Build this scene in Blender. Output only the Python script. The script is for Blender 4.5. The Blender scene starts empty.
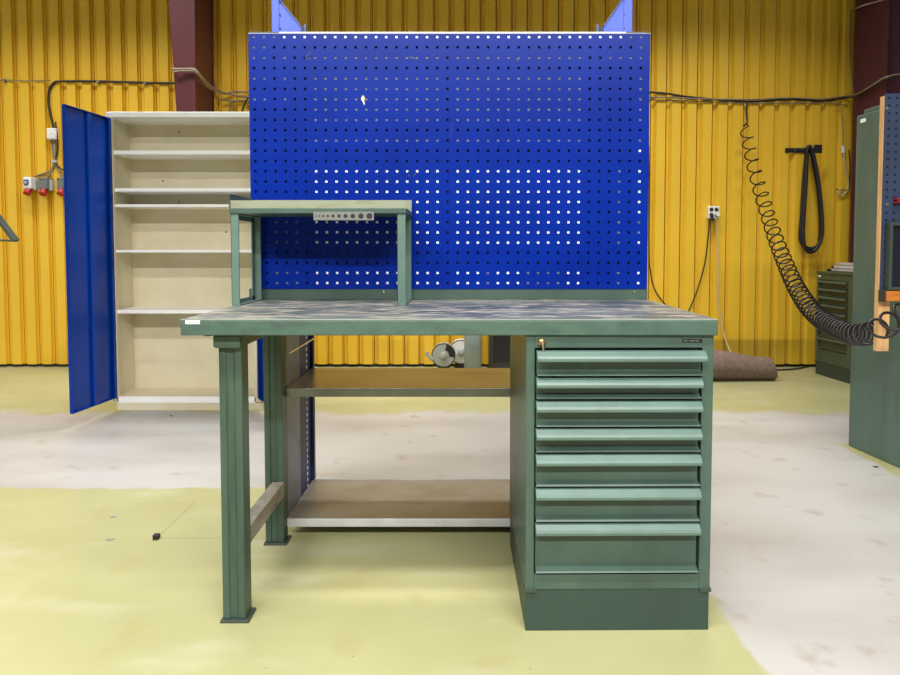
import bpy, math, random
from mathutils import Vector, Matrix
random.seed(7)
C = bpy.context.scene.collection
S = bpy.context.scene

# ------------------------------------------------------------------ camera
FPX, CX, CY, CH = 676.0, 464.0, 278.0, 1.10
PITCH = math.radians(2.6)
cam_d = bpy.data.cameras.new('camera')
cam = bpy.data.objects.new('camera', cam_d); C.objects.link(cam)
cam.location = (0, 0, CH)
cam.rotation_euler = (math.pi/2 - PITCH, 0, 0)
cam_d.sensor_fit = 'HORIZONTAL'; cam_d.sensor_width = 36
cam_d.lens = FPX*36/900
cam_d.shift_x = (450-CX)/900
cam_d.shift_y = (CY-337.5)/900
cam_d.clip_start = 0.05
S.camera = cam

# ------------------------------------------------------------------ light
S.view_settings.view_transform = 'Standard'
S.view_settings.look = 'None'
S.view_settings.gamma = 1
S.view_settings.use_curve_mapping = False
S.view_settings.exposure = 0.0
w = bpy.data.worlds.new('hall_air'); S.world = w; w.use_nodes = True
w.node_tree.nodes['Background'].inputs[0].default_value = (0.93, 0.96, 1.0, 1)
w.node_tree.nodes['Background'].inputs[1].default_value = 0.14

def lamp(name, loc, sx, sy, power, spread=180, col=(1, 0.99, 0.97), rx=0):
    d = bpy.data.lights.new(name, 'AREA'); d.shape = 'RECTANGLE'
    d.size = sx; d.size_y = sy; d.energy = power; d.color = col
    d.spread = math.radians(spread)
    o = bpy.data.objects.new(name, d); C.objects.link(o)
    o.location = loc; o.rotation_euler = (rx, 0, 0)
    return o
lamp('lamp_over_aisle', (-0.8, 0.6, 3.7), 5.0, 0.25, 165, 150)
lamp('lamp_behind', (0.0, -3.0, 4.2), 6.0, 0.3, 860, 165)
lamp('lamp_near_wall', (-0.9, 4.75, 4.0), 7.5, 0.3, 172, 114)

side = lamp('open_gate_daylight', (-8.0, 3.2, 1.5), 2.6, 2.4, 40, 160, (1, .98, .95))
side.rotation_euler = (math.pi/2, 0, -math.pi/2-math.radians(-8))
# ------------------------------------------------------------------ pixel -> place
def ray(u, v):
    a = (u-CX)/FPX; b = (CY-v)/FPX
    return a, math.cos(PITCH)+b*math.sin(PITCH), -math.sin(PITCH)+b*math.cos(PITCH)
def P(u, v, Y):
    a, dy, dz = ray(u, v); t = Y/dy
    return Vector((a*t, Y, CH+dz*t))
def F(u, v, z=0.0):
    a, dy, dz = ray(u, v); t = (z-CH)/dz
    return Vector((a*t, dy*t, z))
def Xp(u, Y, v=300): return P(u, v, Y).x
def Zp(v, Y): return P(464, v, Y).z

# ------------------------------------------------------------------ materials
def srgb(r, g, b):
    f = lambda c: (c/255/12.92) if c/255 <= 0.04045 else ((c/255+0.055)/1.055)**2.4
    return (f(r), f(g), f(b), 1)
def mat(name, col, rough=0.5, metal=0.0, col2=None, scale=6.0, stretch=(1, 1, 1), lo=0.4, hi=0.7, bump=0.0, bscale=120, spec=0.5, coat=0.0):
    m = bpy.data.materials.new(name); m.use_nodes = True
    n = m.node_tree.nodes; l = m.node_tree.links
    b = n['Principled BSDF']
    b.inputs['Base Color'].default_value = col
    b.inputs['Roughness'].default_value = rough
    b.inputs['Metallic'].default_value = metal
    b.inputs['Specular IOR Level'].default_value = spec
    b.inputs['Coat Weight'].default_value = coat
    tc = n.new('ShaderNodeTexCoord'); mp = n.new('ShaderNodeMapping')
    mp.inputs['Scale'].default_value = stretch
    l.new(tc.outputs['Object'], mp.inputs['Vector'])
    if col2 is None:
        col2 = tuple(min(1, c*0.82) for c in col[:3])+(1,)
    nz = n.new('ShaderNodeTexNoise'); nz.inputs['Scale'].default_value = scale
    nz.inputs['Detail'].default_value = 6; nz.inputs['Roughness'].default_value = 0.6
    l.new(mp.outputs[0], nz.inputs['Vector'])
    cr = n.new('ShaderNodeValToRGB')
    cr.color_ramp.elements[0].position = lo; cr.color_ramp.elements[1].position = hi
    cr.color_ramp.elements[0].color = col; cr.color_ramp.elements[1].color = col2
    l.new(nz.outputs['Fac'], cr.inputs['Fac']); l.new(cr.outputs['Color'], b.inputs['Base Color'])
    if bump > 0:
        n2 = n.new('ShaderNodeTexNoise'); n2.inputs['Scale'].default_value = bscale; n2.inputs['Detail'].default_value = 4
        l.new(mp.outputs[0], n2.inputs['Vector'])
        bp = n.new('ShaderNodeBump'); bp.inputs['Strength'].default_value = bump; bp.inputs['Distance'].default_value = 0.004
        l.new(n2.outputs['Fac'], bp.inputs['Height']); l.new(bp.outputs[0], b.inputs['Normal'])
    return m

M = {}
M['green'] = mat('green_paint', srgb(68, 90, 78), 0.42, col2=srgb(56, 76, 66), scale=5, stretch=(1, 1, 0.5), bump=0.05)
M['green_edge'] = mat('green_paint_edge', srgb(68, 92, 80), 0.45, col2=srgb(54, 74, 66), scale=14, stretch=(1, 1, 2), lo=.45, hi=.75)
M['green_lit'] = mat('green_paint_lit', srgb(92, 116, 106), 0.38, col2=srgb(78, 100, 92), scale=9, lo=.4, hi=.8)  # lighter copy of the green paint, light on the handles painted in
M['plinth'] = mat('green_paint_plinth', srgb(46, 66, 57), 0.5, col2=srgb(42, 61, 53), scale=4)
M['green_leg'] = mat('green_paint_leg', srgb(62, 84, 70), 0.42, col2=srgb(46, 64, 54), scale=7, stretch=(3, 3, .35), bump=.05)
M['dark_green'] = mat('dark_green_paint', srgb(56, 68, 58), 0.5, col2=srgb(48, 58, 50), scale=8)
M['far_green'] = mat('olive_green_paint', srgb(74, 86, 66), 0.5, col2=srgb(62, 74, 56), scale=6)
M['locker'] = mat('locker_green_paint', srgb(82, 106, 96), 0.45, col2=srgb(70, 92, 84), scale=5, stretch=(2, 2, .3))
M['blue'] = mat('blue_enamel', srgb(0, 38, 140), 0.3, col2=srgb(0, 32, 126), scale=3.5, spec=.15)
M['blue_post'] = mat('blue_post_enamel', srgb(72, 100, 226), 0.42, col2=srgb(86, 104, 220), scale=7)
M['blue_door'] = mat('blue_door_enamel', srgb(0, 56, 150), 0.3, spec=.25, col2=srgb(0, 47, 134), scale=2.5, stretch=(1, 1, .4))
M['navy'] = mat('navy_enamel', srgb(30, 44, 96), 0.5, col2=srgb(24, 36, 80), scale=5)
M['board_blue'] = mat('grey_blue_enamel', srgb(44, 57, 86), 0.5, col2=srgb(38, 50, 76), scale=5)
M['white_steel'] = mat('white_enamel_shaded', srgb(222, 212, 182), 0.45, col2=srgb(210, 198, 162), scale=3)  # cream tone paints the warm bounce light inside the white cabinet
M['white_lit'] = mat('white_enamel_lit', srgb(252, 251, 246), 0.4, col2=srgb(247, 245, 238), scale=5)  # same cabinet enamel whitened, bright light on edges and shelves painted in
M['white'] = mat('white_sheet', srgb(246, 246, 246), 0.5, col2=srgb(238, 238, 236))
M['grey_sheet'] = mat('grey_sheet', srgb(100, 104, 124), 0.6, col2=srgb(70, 74, 104), scale=9)
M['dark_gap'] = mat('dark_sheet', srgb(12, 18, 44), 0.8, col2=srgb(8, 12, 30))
M['galv'] = mat('grey_steel', srgb(150, 152, 150), 0.42, metal=0.35, col2=srgb(126, 128, 126), scale=6)
M['galv_light'] = mat('light_grey_steel', srgb(196, 196, 192), 0.4, metal=.1, col2=srgb(176, 176, 172), scale=8)
M['shelf_grey'] = mat('worn_grey_shelf_steel', srgb(138, 132, 118), 0.4, metal=0.2, col2=srgb(112, 104, 90), scale=3, stretch=(1, 2, 1))
M['galv_dark'] = mat('dull_grey_steel', srgb(118, 118, 112), .5, metal=.2)
M['pane'] = mat('dark_pane', srgb(24, 28, 40), .3)
M['shelf_top'] = mat('worn_shelf_steel', srgb(118, 108, 88), 0.3, metal=0.75, col2=srgb(84, 74, 58), scale=3, stretch=(1, 2, 1))
M['side_sheet'] = mat('blue_grey_sheet', srgb(122, 124, 136), 0.4, col2=srgb(96, 98, 112), scale=3)
M['worn_bar'] = mat('worn_grey_bar', srgb(156, 146, 132), 0.5, col2=srgb(96, 96, 84), scale=14, stretch=(1, .4, 1))
M['column'] = mat('oxide_red_paint', srgb(80, 28, 32), 0.5, col2=srgb(70, 24, 29), scale=3)
M['column_dark'] = mat('dark_oxide_red_paint', srgb(74, 27, 44), 0.55, col2=srgb(64, 23, 38), scale=3)
M['black'] = mat('black_rubber', srgb(26, 24, 26), 0.5)
M['black_gloss'] = mat('black_plastic', srgb(20, 20, 22), 0.35)
M['hose'] = mat('black_hose_plastic', srgb(30, 24, 24), 0.38)
M['red'] = mat('red_plastic', srgb(178, 30, 36), 0.4)
M['blue_plastic'] = mat('blue_plastic', srgb(38, 70, 190), 0.4)
M['grey_plastic'] = mat('grey_plastic', srgb(176, 180, 182), 0.5)
M['darkgrey_plastic'] = mat('dark_grey_plastic', srgb(112, 114, 112), 0.5)
M['white_plastic'] = mat('white_plastic', srgb(236, 234, 226), 0.45)
M['cable_black'] = mat('black_cable', srgb(48, 38, 26), 0.5)
M['cable_grey'] = mat('grey_cable', srgb(136, 124, 102), 0.5)
M['cable_white'] = mat('white_cable', srgb(206, 190, 150), 0.5)
M['carpet'] = mat('brown_felt', srgb(128, 106, 94), 0.95, col2=srgb(104, 86, 78), scale=30, bump=.5, bscale=220)
M['wood'] = mat('pale_wood', srgb(222, 178, 122), 0.6, col2=srgb(200, 150, 96), scale=9, stretch=(6, 6, .5))
M['orange_wood'] = mat('orange_wood', srgb(206, 122, 42), 0.5, col2=srgb(160, 84, 26), scale=12, stretch=(.6, 4, 4))
M['brass'] = mat('worn_brass', srgb(170, 132, 84), 0.35, metal=.8)
M['chrome'] = mat('steel_key', srgb(220, 210, 190), 0.25, metal=.9)
M['label_ink'] = mat('grey_ink', srgb(120, 120, 125), 0.6)
M['plate_ink'] = mat('pale_plate_ink', srgb(120, 128, 124), 0.6)
M['silver'] = mat('silver_sheet', srgb(206, 212, 222), 0.3, metal=.5, col2=srgb(150, 160, 184), scale=8)
M['green_highlight'] = mat('green_edge_highlight', srgb(132, 142, 130), .5)  # pale green for the painted edge highlight
M['riser_worn'] = mat('worn_pale_green', srgb(136, 142, 120), 0.5, col2=srgb(120, 108, 66), scale=7, stretch=(1, 1, 3), lo=.5, hi=.72)
M['drum'] = mat('drum_grey', srgb(156, 160, 150), 0.45)
M['pipe_grey'] = mat('pipe_grey', srgb(138, 150, 150), 0.5)
M['dark_box'] = mat('dark_box_paint', srgb(52, 50, 44), 0.6)
M['chip'] = mat('bare_chip', srgb(214, 206, 176), 0.7, col2=srgb(150, 140, 90), scale=60)

def worktop_material():
    m = bpy.data.materials.new('worn_worktop'); m.use_nodes = True
    n = m.node_tree.nodes; l = m.node_tree.links; b = n['Principled BSDF']
    b.inputs['Roughness'].default_value = 0.45
    tc = n.new('ShaderNodeTexCoord'); mp = n.new('ShaderNodeMapping'); mp.inputs['Scale'].default_value = (.8, 2.4, 1)
    l.new(tc.outputs['Object'], mp.inputs[0])
    def noise(sc, lo, hi):
        nz = n.new('ShaderNodeTexNoise'); nz.inputs['Scale'].default_value = sc; nz.inputs['Detail'].default_value = 9
        nz.inputs['Roughness'].default_value = .68
        l.new(mp.outputs[0], nz.inputs['Vector'])
        mr = n.new('ShaderNodeMapRange'); mr.inputs['From Min'].default_value = lo; mr.inputs['From Max'].default_value = hi
        l.new(nz.outputs['Fac'], mr.inputs['Value']); return mr.outputs[0]
    def mix(f, a, c):
        x = n.new('ShaderNodeMix'); x.data_type = 'RGBA'
        l.new(f, x.inputs[0])
        for i, s in ((6, a), (7, c)):
            if isinstance(s, tuple): x.inputs[i].default_value = s
            else: l.new(s, x.inputs[i])
        return x.outputs[2]
    c1 = mix(noise(2.5, .42, .6), srgb(70, 78, 82), srgb(124, 126, 120))
    c2 = mix(noise(13, .49, .66), c1, srgb(200, 190, 168))
    c3 = mix(noise(14, .56, .7), c2, srgb(48, 56, 66))
    l.new(c3, b.inputs['Base Color'])
    return m
M['worktop'] = worktop_material()

def floor_material():
    m = bpy.data.materials.new('painted_concrete'); m.use_nodes = True
    n = m.node_tree.nodes; l = m.node_tree.links; b = n['Principled BSDF']
    tc = n.new('ShaderNodeTexCoord')
    sp = n.new('ShaderNodeSeparateXYZ'); l.new(tc.outputs['Object'], sp.inputs[0])
    def noise(sc, det=6, stretch=None):
        nz = n.new('ShaderNodeTexNoise'); nz.inputs['Scale'].default_value = sc; nz.inputs['Detail'].default_value = det
        if stretch:
            mp = n.new('ShaderNodeMapping'); mp.inputs['Scale'].default_value = stretch
            l.new(tc.outputs['Object'], mp.inputs[0]); l.new(mp.outputs[0], nz.inputs['Vector'])
        else: l.new(tc.outputs['Object'], nz.inputs['Vector'])
        return nz.outputs['Fac']
    def math_(op, a, c, d=None):
        x = n.new('ShaderNodeMath'); x.operation = op
        for i, s in enumerate((a, c) if d is None else (a, c, d)):
            if isinstance(s, (int, float)): x.inputs[i].default_value = s
            else: l.new(s, x.inputs[i])
        return x.outputs[0]
    def rng(v, lo, hi):
        mr = n.new('ShaderNodeMapRange'); mr.inputs['From Min'].default_value = lo; mr.inputs['From Max'].default_value = hi
        l.new(v, mr.inputs['Value']); return mr.outputs[0]
    def mix(f, a, c):
        x = n.new('ShaderNodeMix'); x.data_type = 'RGBA'
        if isinstance(f, float): x.inputs[0].default_value = f
        else: l.new(f, x.inputs[0])
        for i, s in ((6, a), (7, c)):
            if isinstance(s, tuple): x.inputs[i].default_value = s
            else: l.new(s, x.inputs[i])
        return x.outputs[2]
    jit = math_('MULTIPLY', math_('SUBTRACT', noise(9, 8), .5), 0.10)
    jb = math_('MULTIPLY', math_('SUBTRACT', noise(2.2, 5), .5), 0.55)
    X = math_('ADD', sp.outputs[0], jit); Y = math_('ADD', sp.outputs[1], jit)
    Yb = math_('ADD', Y, jb)
    e = 0.012
    near = math_('MULTIPLY', rng(Y, YN+e, YN-e), rng(X, XN+e, XN-e))
    far = rng(Yb, YFAR-.05, YFAR+.05)
    strip = math_('MULTIPLY', rng(X, XS-e, XS+e), rng(Y, 3.75+e, 3.75-e))
    ym = math_('MAXIMUM', math_('MAXIMUM', near, far), strip)
    conc = mix(rng(noise(1.6, 8, (.6, 1.4, 1)), .4, .68), srgb(176, 173, 168), srgb(160, 155, 148))
    conc = mix(rng(noise(7, 8), .6, .78), conc, srgb(150, 138, 124))
    yel = mix(rng(noise(1.3, 8), .38, .65), srgb(168, 166, 122), srgb(158, 155, 110))
    yel = mix(rng(noise(4.5, 8), .58, .8), yel, srgb(156, 150, 100))
    wear = math_('MULTIPLY', rng(noise(3.1, 9, (.7, 1.8, 1)), .56, .7), .55)
    yelw = mix(wear, yel, srgb(180, 176, 148))
    col = mix(ym, conc, yelw)
    specks = rng(noise(38, 3), .735, .76)
    col = mix(math_('MULTIPLY', specks, .5), col, srgb(90, 80, 64))
    # outline of a floor hatch
    def line(c, p, h): return rng(math_('ABSOLUTE', math_('SUBTRACT', c, p), 0), h, h*.4)
    p0 = HATCH
    lx = math_('MULTIPLY', line(sp.outputs[0], p0[0], .004), math_('MULTIPLY', rng(sp.outputs[1], p0[1]-.003, p0[1]), rng(sp.outputs[1], p0[3]+.003, p0[3])))
    ly = math_('MULTIPLY', line(sp.outputs[1], p0[1], .004), math_('MULTIPLY', rng(sp.outputs[0], p0[0]-.003, p0[0]), rng(sp.outputs[0], p0[2]+.003, p0[2])))
    col = mix(math_('MULTIPLY', math_('MAXIMUM', lx, ly), .55), col, srgb(120, 112, 84))
    l.new(col, b.inputs['Base Color'])
    b.inputs['Roughness'].default_value = 0.42
    b.inputs['Specular IOR Level'].default_value = 0.35
    return m

def wall_material():
    m = bpy.data.materials.new('yellow_sheet_metal'); m.use_nodes = True
    n = m.node_tree.nodes; l = m.node_tree.links; b = n['Principled BSDF']
    tc = n.new('ShaderNodeTexCoord')
    nz = n.new('ShaderNodeTexNoise'); nz.inputs['Scale'].default_value = 1.4; nz.inputs['Detail'].default_value = 7
    l.new(tc.outputs['Object'], nz.inputs['Vector'])
    cr = n.new('ShaderNodeValToRGB'); e = cr.color_ramp.elements
    e[0].position = .35; e[0].color = srgb(232, 188, 50); e[1].position = .72; e[1].color = srgb(224, 178, 44)
    l.new(nz.outputs['Fac'], cr.inputs[0])
    # darker brownish patches near the floor
    sp = n.new('ShaderNodeSeparateXYZ'); l.new(tc.outputs['Object'], sp.inputs[0])
    mr = n.new('ShaderNodeMapRange'); mr.inputs['From Min'].default_value = .27; mr.inputs['From Max'].default_value = .24
    l.new(sp.outputs[2], mr.inputs['Value'])
    n2 = n.new('ShaderNodeTexNoise'); n2.inputs['Scale'].default_value = .55; l.new(tc.outputs['Object'], n2.inputs['Vector'])
    m2 = n.new('ShaderNodeMapRange'); m2.inputs['From Min'].default_value = .5; m2.inputs['From Max'].default_value = .62
    l.new(n2.outputs['Fac'], m2.inputs['Value'])
    mu = n.new('ShaderNodeMath'); mu.operation = 'MULTIPLY'; l.new(mr.outputs[0], mu.inputs[0]); l.new(m2.outputs[0], mu.inputs[1])
    m3 = n.new('ShaderNodeMath'); m3.operation = 'MULTIPLY'; l.new(mu.outputs[0], m3.inputs[0]); m3.inputs[1].default_value = .6
    mx = n.new('ShaderNodeMix'); mx.data_type = 'RGBA'; l.new(m3.outputs[0], mx.inputs[0]); l.new(cr.outputs[0], mx.inputs[6])
    mx.inputs[7].default_value = srgb(150, 120, 40)
    l.new(mx.outputs[2], b.inputs['Base Color'])
    b.inputs['Roughness'].default_value = .42
    return m

# ------------------------------------------------------------------ mesh helpers
class MB:
    def __init__(s, off=(0, 0, 0)): s.v = []; s.f = []; s.off = Vector(off)
    def add(s, vs, fs):
        n = len(s.v); s.v += [Vector(p) for p in vs]; s.f += [tuple(i+n for i in f) for f in fs]; return s
    def box(s, x0, x1, y0, y1, z0, z1):
        vs = [(x, y, z) for z in (z0, z1) for y in (y0, y1) for x in (x0, x1)]
        return s.add(vs, [(0, 2, 3, 1), (4, 5, 7, 6), (0, 1, 5, 4), (2, 6, 7, 3), (0, 4, 6, 2), (1, 3, 7, 5)])
    def prism(s, pts, ax, a0, a1):
        # pts 2-D in the two other axes (in x,y,z order), extruded along ax
        k = len(pts); vs = []
        for a in (a0, a1):
            for p, q in pts:
                vs.append((a, p, q) if ax == 'x' else (p, a, q) if ax == 'y' else (p, q, a))
        fs = [tuple(range(k-1, -1, -1)), tuple(range(k, 2*k))]
        fs += [(i, (i+1) % k, k+(i+1) % k, k+i) for i in range(k)]
        return s.add(vs, fs)
    def hexa(s, a, b):
        # two quads of four corners
        return s.add(list(a)+list(b), [(3, 2, 1, 0), (4, 5, 6, 7)]+[(i, (i+1) % 4, 4+(i+1) % 4, 4+i) for i in range(4)])
    def tube(s, pts, r, n=8, caps=True):
        pts = [Vector(p) for p in pts]; k = len(pts); rs = r if isinstance(r, (list, tuple)) else [r]*k
        up = Vector((0, 0, 1)); vs = []; prev = None
        for i, p in enumerate(pts):
            t = (pts[min(i+1, k-1)]-pts[max(i-1, 0)]).normalized()
            if prev is None:
                a = t.cross(up)
                if a.length < 1e-3: a = t.cross(Vector((1, 0, 0)))
            else:
                a = prev-t*prev.dot(t)
            a.normalize(); prev = a; c = t.cross(a)
            for j in range(n):
                th = 2*math.pi*j/n
                vs.append(p+(a*math.cos(th)+c*math.sin(th))*rs[i])
        fs = []
        for i in range(k-1):
            for j in range(n):
                fs.append((i*n+j, i*n+(j+1) % n, (i+1)*n+(j+1) % n, (i+1)*n+j))
        if caps: fs += [tuple(range(n-1, -1, -1)), tuple((k-1)*n+j for j in range(n))]
        return s.add(vs, fs)
    def lathe(s, prof, c, axis='z', n=32):
        # prof: (radius, along)
        vs = []; k = len(prof)
        for r, h in prof:
            for j in range(n):
                th = 2*math.pi*j/n; a, b = r*math.cos(th), r*math.sin(th)
                q = (a, b, h) if axis == 'z' else (a, h, b) if axis == 'y' else (h, a, b)
                vs.append(Vector(c)+Vector(q))
        fs = [(i*n+j, i*n+(j+1) % n, (i+1)*n+(j+1) % n, (i+1)*n+j) for i in range(k-1) for j in range(n)]
        fs += [tuple(range(n-1, -1, -1)), tuple((k-1)*n+j for j in range(n))]
        return s.add(vs, fs)
    def build(s, name, m, parent=None, bevel=0.0, smooth=False, seg=2, origin=None):
        vs = [p-s.off for p in s.v]
        loc = Vector((0, 0, 0))
        if parent is None:
            if origin is None:
                lo = Vector([min(p[i] for p in vs) for i in range(3)]); hi = Vector([max(p[i] for p in vs) for i in range(3)])
                loc = Vector(((lo.x+hi.x)/2, (lo.y+hi.y)/2, lo.z))
            else: loc = Vector(origin)
            vs = [p-loc for p in vs]
        me = bpy.data.meshes.new(name); me.from_pydata([tuple(p) for p in vs], [], s.f); me.update()
        import bmesh
        bm = bmesh.new(); bm.from_mesh(me); bmesh.ops.recalc_face_normals(bm, faces=bm.faces); bm.to_mesh(me); bm.free()
        o = bpy.data.objects.new(name, me); C.objects.link(o)
        me.materials.append(M[m] if isinstance(m, str) else m)
        if smooth:
            for p in me.polygons: p.use_smooth = True
        o.location = loc
        if parent is not None: o.parent = parent
        if bevel > 0:
            b = o.modifiers.new('edge', 'BEVEL'); b.width = bevel; b.segments = seg; b.limit_method = 'ANGLE'; b.angle_limit = math.radians(40)
        return o
def spline(pts, n=12):
    pts = [Vector(p) for p in pts]; out = []
    for i in range(len(pts)-1):
        p0 = pts[max(i-1, 0)]; p1 = pts[i]; p2 = pts[i+1]; p3 = pts[min(i+2, len(pts)-1)]
        for j in range(n):
            t = j/n
            out.append(0.5*((2*p1)+(p2-p0)*t+(2*p0-5*p1+4*p2-p3)*t*t+(3*p1-p0-3*p2+p3)*t**3))
    out.append(pts[-1]); return out
def tag(o, label, cat, group=None):
    o['label'] = label; o['category'] = cat
    if group: o['group'] = group
    return o
def thing(name, label, cat, loc=(0, 0, 0), rz=0, group=None):
    o = bpy.data.objects.new(name, None); C.objects.link(o); o.empty_display_size = .05
    o.location = loc; o.rotation_euler = (0, 0, rz)
    return tag(o, label, cat, group)
def struct(o): o['kind'] = 'structure'; return o

# ------------------------------------------------------------------ setting
YN = F(150, 488).y; XN = F(740, 638).x; YFAR = F(100, 412).y; XS = F(868, 460).x
h0 = F(157, 538); h1 = F(186, 502)
HATCH = (h0.x, h0.y, -0.66, h1.y)
M['floor'] = floor_material(); M['wall'] = wall_material()
YW = 6.16
f = MB().box(-7, 7, -4, YW+.3, -.12, 0).build('floor', 'floor', origin=(0, 0, 0)); struct(f)
# corrugated sheet wall
pitch = .1400; dep = .034
x = -4.062-pitch*20; top = []
while x < 6.5:
    top += [(x, YW), (x+.003, YW+dep), (x+.012, YW+dep), (x+.0125, YW+.08), (x+.0185, YW+.08), (x+.019, YW+dep), (x+.038, YW+dep), (x+.062, YW)]  # narrow deep slot added in each groove to make its dark shade line
    x += pitch
pts = top+[(top[-1][0], YW+.12), (top[0][0], YW+.12)]
wb = MB().prism(pts, 'z', 0.028, 5.2).build('wall_back', 'wall', origin=(0, 0, 0)); struct(wb)
# dark strip painting the shaded gap at the wall's foot
tr = MB().box(-6.5, 6.5, YW+.045, YW+.12, 0, .028).build('foot_shade_back', 'dark_box', origin=(0, YW, 0)); struct(tr)
# portal columns, tapered
def column(name, uL0, uL1, uR0, uR1, Y, depth, mname):
    # uL0 at v=0, uL1 at v=112
    a0, a1 = P(uL0, 0, Y), P(uL1, 112, Y); b0, b1 = P(uR0, 0, Y), P(uR1, 112, Y)
    def at(p0, p1, z): t = (z-p1.z)/(p0.z-p1.z); return p1.x+(p0.x-p1.x)*t
    m = MB()
    fl = .012
    for (ya, yb, ins) in ((Y, Y+fl, 0), (Y+fl, Y+depth-fl, .012), (Y+depth-fl, Y+depth, 0)):
        z0, z1 = 0, 5.0
        m.hexa([(at(a0, a1, z0)+ins, ya, z0), (at(b0, b1, z0)-ins, ya, z0), (at(b0, b1, z0)-ins, yb, z0), (at(a0, a1, z0)+ins, yb, z0)],
               [(at(a0, a1, z1)+ins, ya, z1), (at(b0, b1, z1)-ins, ya, z1), (at(b0, b1, z1)-ins, yb, z1), (at(a0, a1, z1)+ins, yb, z1)])
    return struct(m.build(name, mname, origin=(a1.x, Y, 0)))
column('trim_1', 168.7, 176.5, 194.5, 195.5, 5.55, .42, 'column')
m = MB()
xl = Xp(854.5, 5.95, 60)
m.box(xl, xl+.012, 5.5, 5.95, 0, 5); m.box(xl+.012, xl+.40, 5.56, 5.89, 0, 5); m.box(xl+.4, xl+.412, 5.5, 5.95, 0, 5)
struct(m.build('trim_2', 'column_dark'))

# ------------------------------------------------------------------ workbench
YB = 1.88; YBK = 2.60; ZT = Zp(319.2, YB)
xL, xR = Xp(180, YB, 325), Xp(718.5, YB, 325)
ZU = Zp(335.6, YB)
bench = thing('workbench', 'long green steel workbench with a scratched worktop and a legged left end', 'workbench', (xL+.1, 2.0, 0))
B = bench.location
wt = MB(B).box(xL, xR, YB, YBK+.03, ZU, ZT-.003).build('worktop', 'green_edge', bench, .003)
MB(B).box(xL+.006, xR-.006, YB+.006, YBK+.024, ZT-.003, ZT).build('top_sheet', 'worktop', wt)
we = MB(B).box(xL+.001, xR-.001, YB-.0006, YB+.006, ZT-.0035, ZT+.0006).build('edge_highlight', 'green_highlight', wt, .0012)  # pale strip painting the highlight on the front top edge
we['label'] = 'painted highlight along the front edge'
lb0, lb1 = P(185.5, 320.5, YB), P(200, 324, YB)
st = MB(B).box(lb0.x, lb1.x, YB-.0012, YB+.001, lb1.z, lb0.z).build('sticker', 'white', wt)
st['label'] = 'small white sticker on the left end of the worktop edge'
ink = MB(B)
for i in range(4):
    u = 189+i*1.9; a, b_ = P(u, 321.7, YB), P(u+1.3, 322.8, YB)
    ink.box(a.x, b_.x, YB-.0016, YB-.0011, b_.z, a.z)
ink.build('print', 'label_ink', wt)
# backsplash
MB(B).box(Xp(250, YBK, 295), Xp(646.5, YBK, 295), YBK-.012, YBK+.004, ZT, Zp(288.4, YBK)).build('backsplash', 'green', bench, .002)
for u in (384, 634):
    p = P(u, 291.8, YBK-.012); MB(B).lathe([(.004, -.004), (.004, .003)], p, 'y', 10).build('backsplash_screw', 'chrome', bench)
# legs
def leg(uL, uR, vfoot, depth, name):
    ff = F((uL+uR)/2, vfoot); Y = ff.y+.012
    x0, x1 = Xp(uL, Y, 480), Xp(uR, Y, 480)
    m = MB(B)
    wd = x1-x0
    prof = [(x0, Y), (x0+wd*.3, Y), (x0+wd*.34, Y+.005), (x0+wd*.64, Y+.005), (x0+wd*.68, Y), (x1, Y), (x1, Y+depth), (x0, Y+depth)]
    m.prism(prof, 'z', .008, ZU-.004)
    lg = m.build('leg', 'green_leg', bench, .003)
    MB(B).box(x0-.006, x1+.012, Y-.010, Y+depth+.008, 0, .008).build('foot_plate', 'dark_green', lg, .003)
    return x0, x1, Y, depth
L1 = leg(220.5, 243.5, 624, .06, 'front')
L2 = leg(264.8, 283.2, 546, .06, 'rear')
# stretcher bar between the legs
z1 = P(282, 487, L2[2]).z
zs = Zp(522, 1.99)-.043
MB(B).box(L1[1]-.066, L1[1]-.022, L1[2]+.06, L2[2]+.001, zs-.055, zs).build('stretcher', 'worn_bar', bench, .002)
# transverse beam under the top
MB(B).box(L1[0]-.008, L1[1]+.006, YB+.035, L2[2]+.07, ZU-.042, ZU-.0005).build('cross_beam', 'green_leg', bench, .008)
MB(B).box(xL+.055, xL+.075, YB+.03, YB+.06, ZU-.006, ZU).build('bolt_head', 'dark_green', bench)

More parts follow.
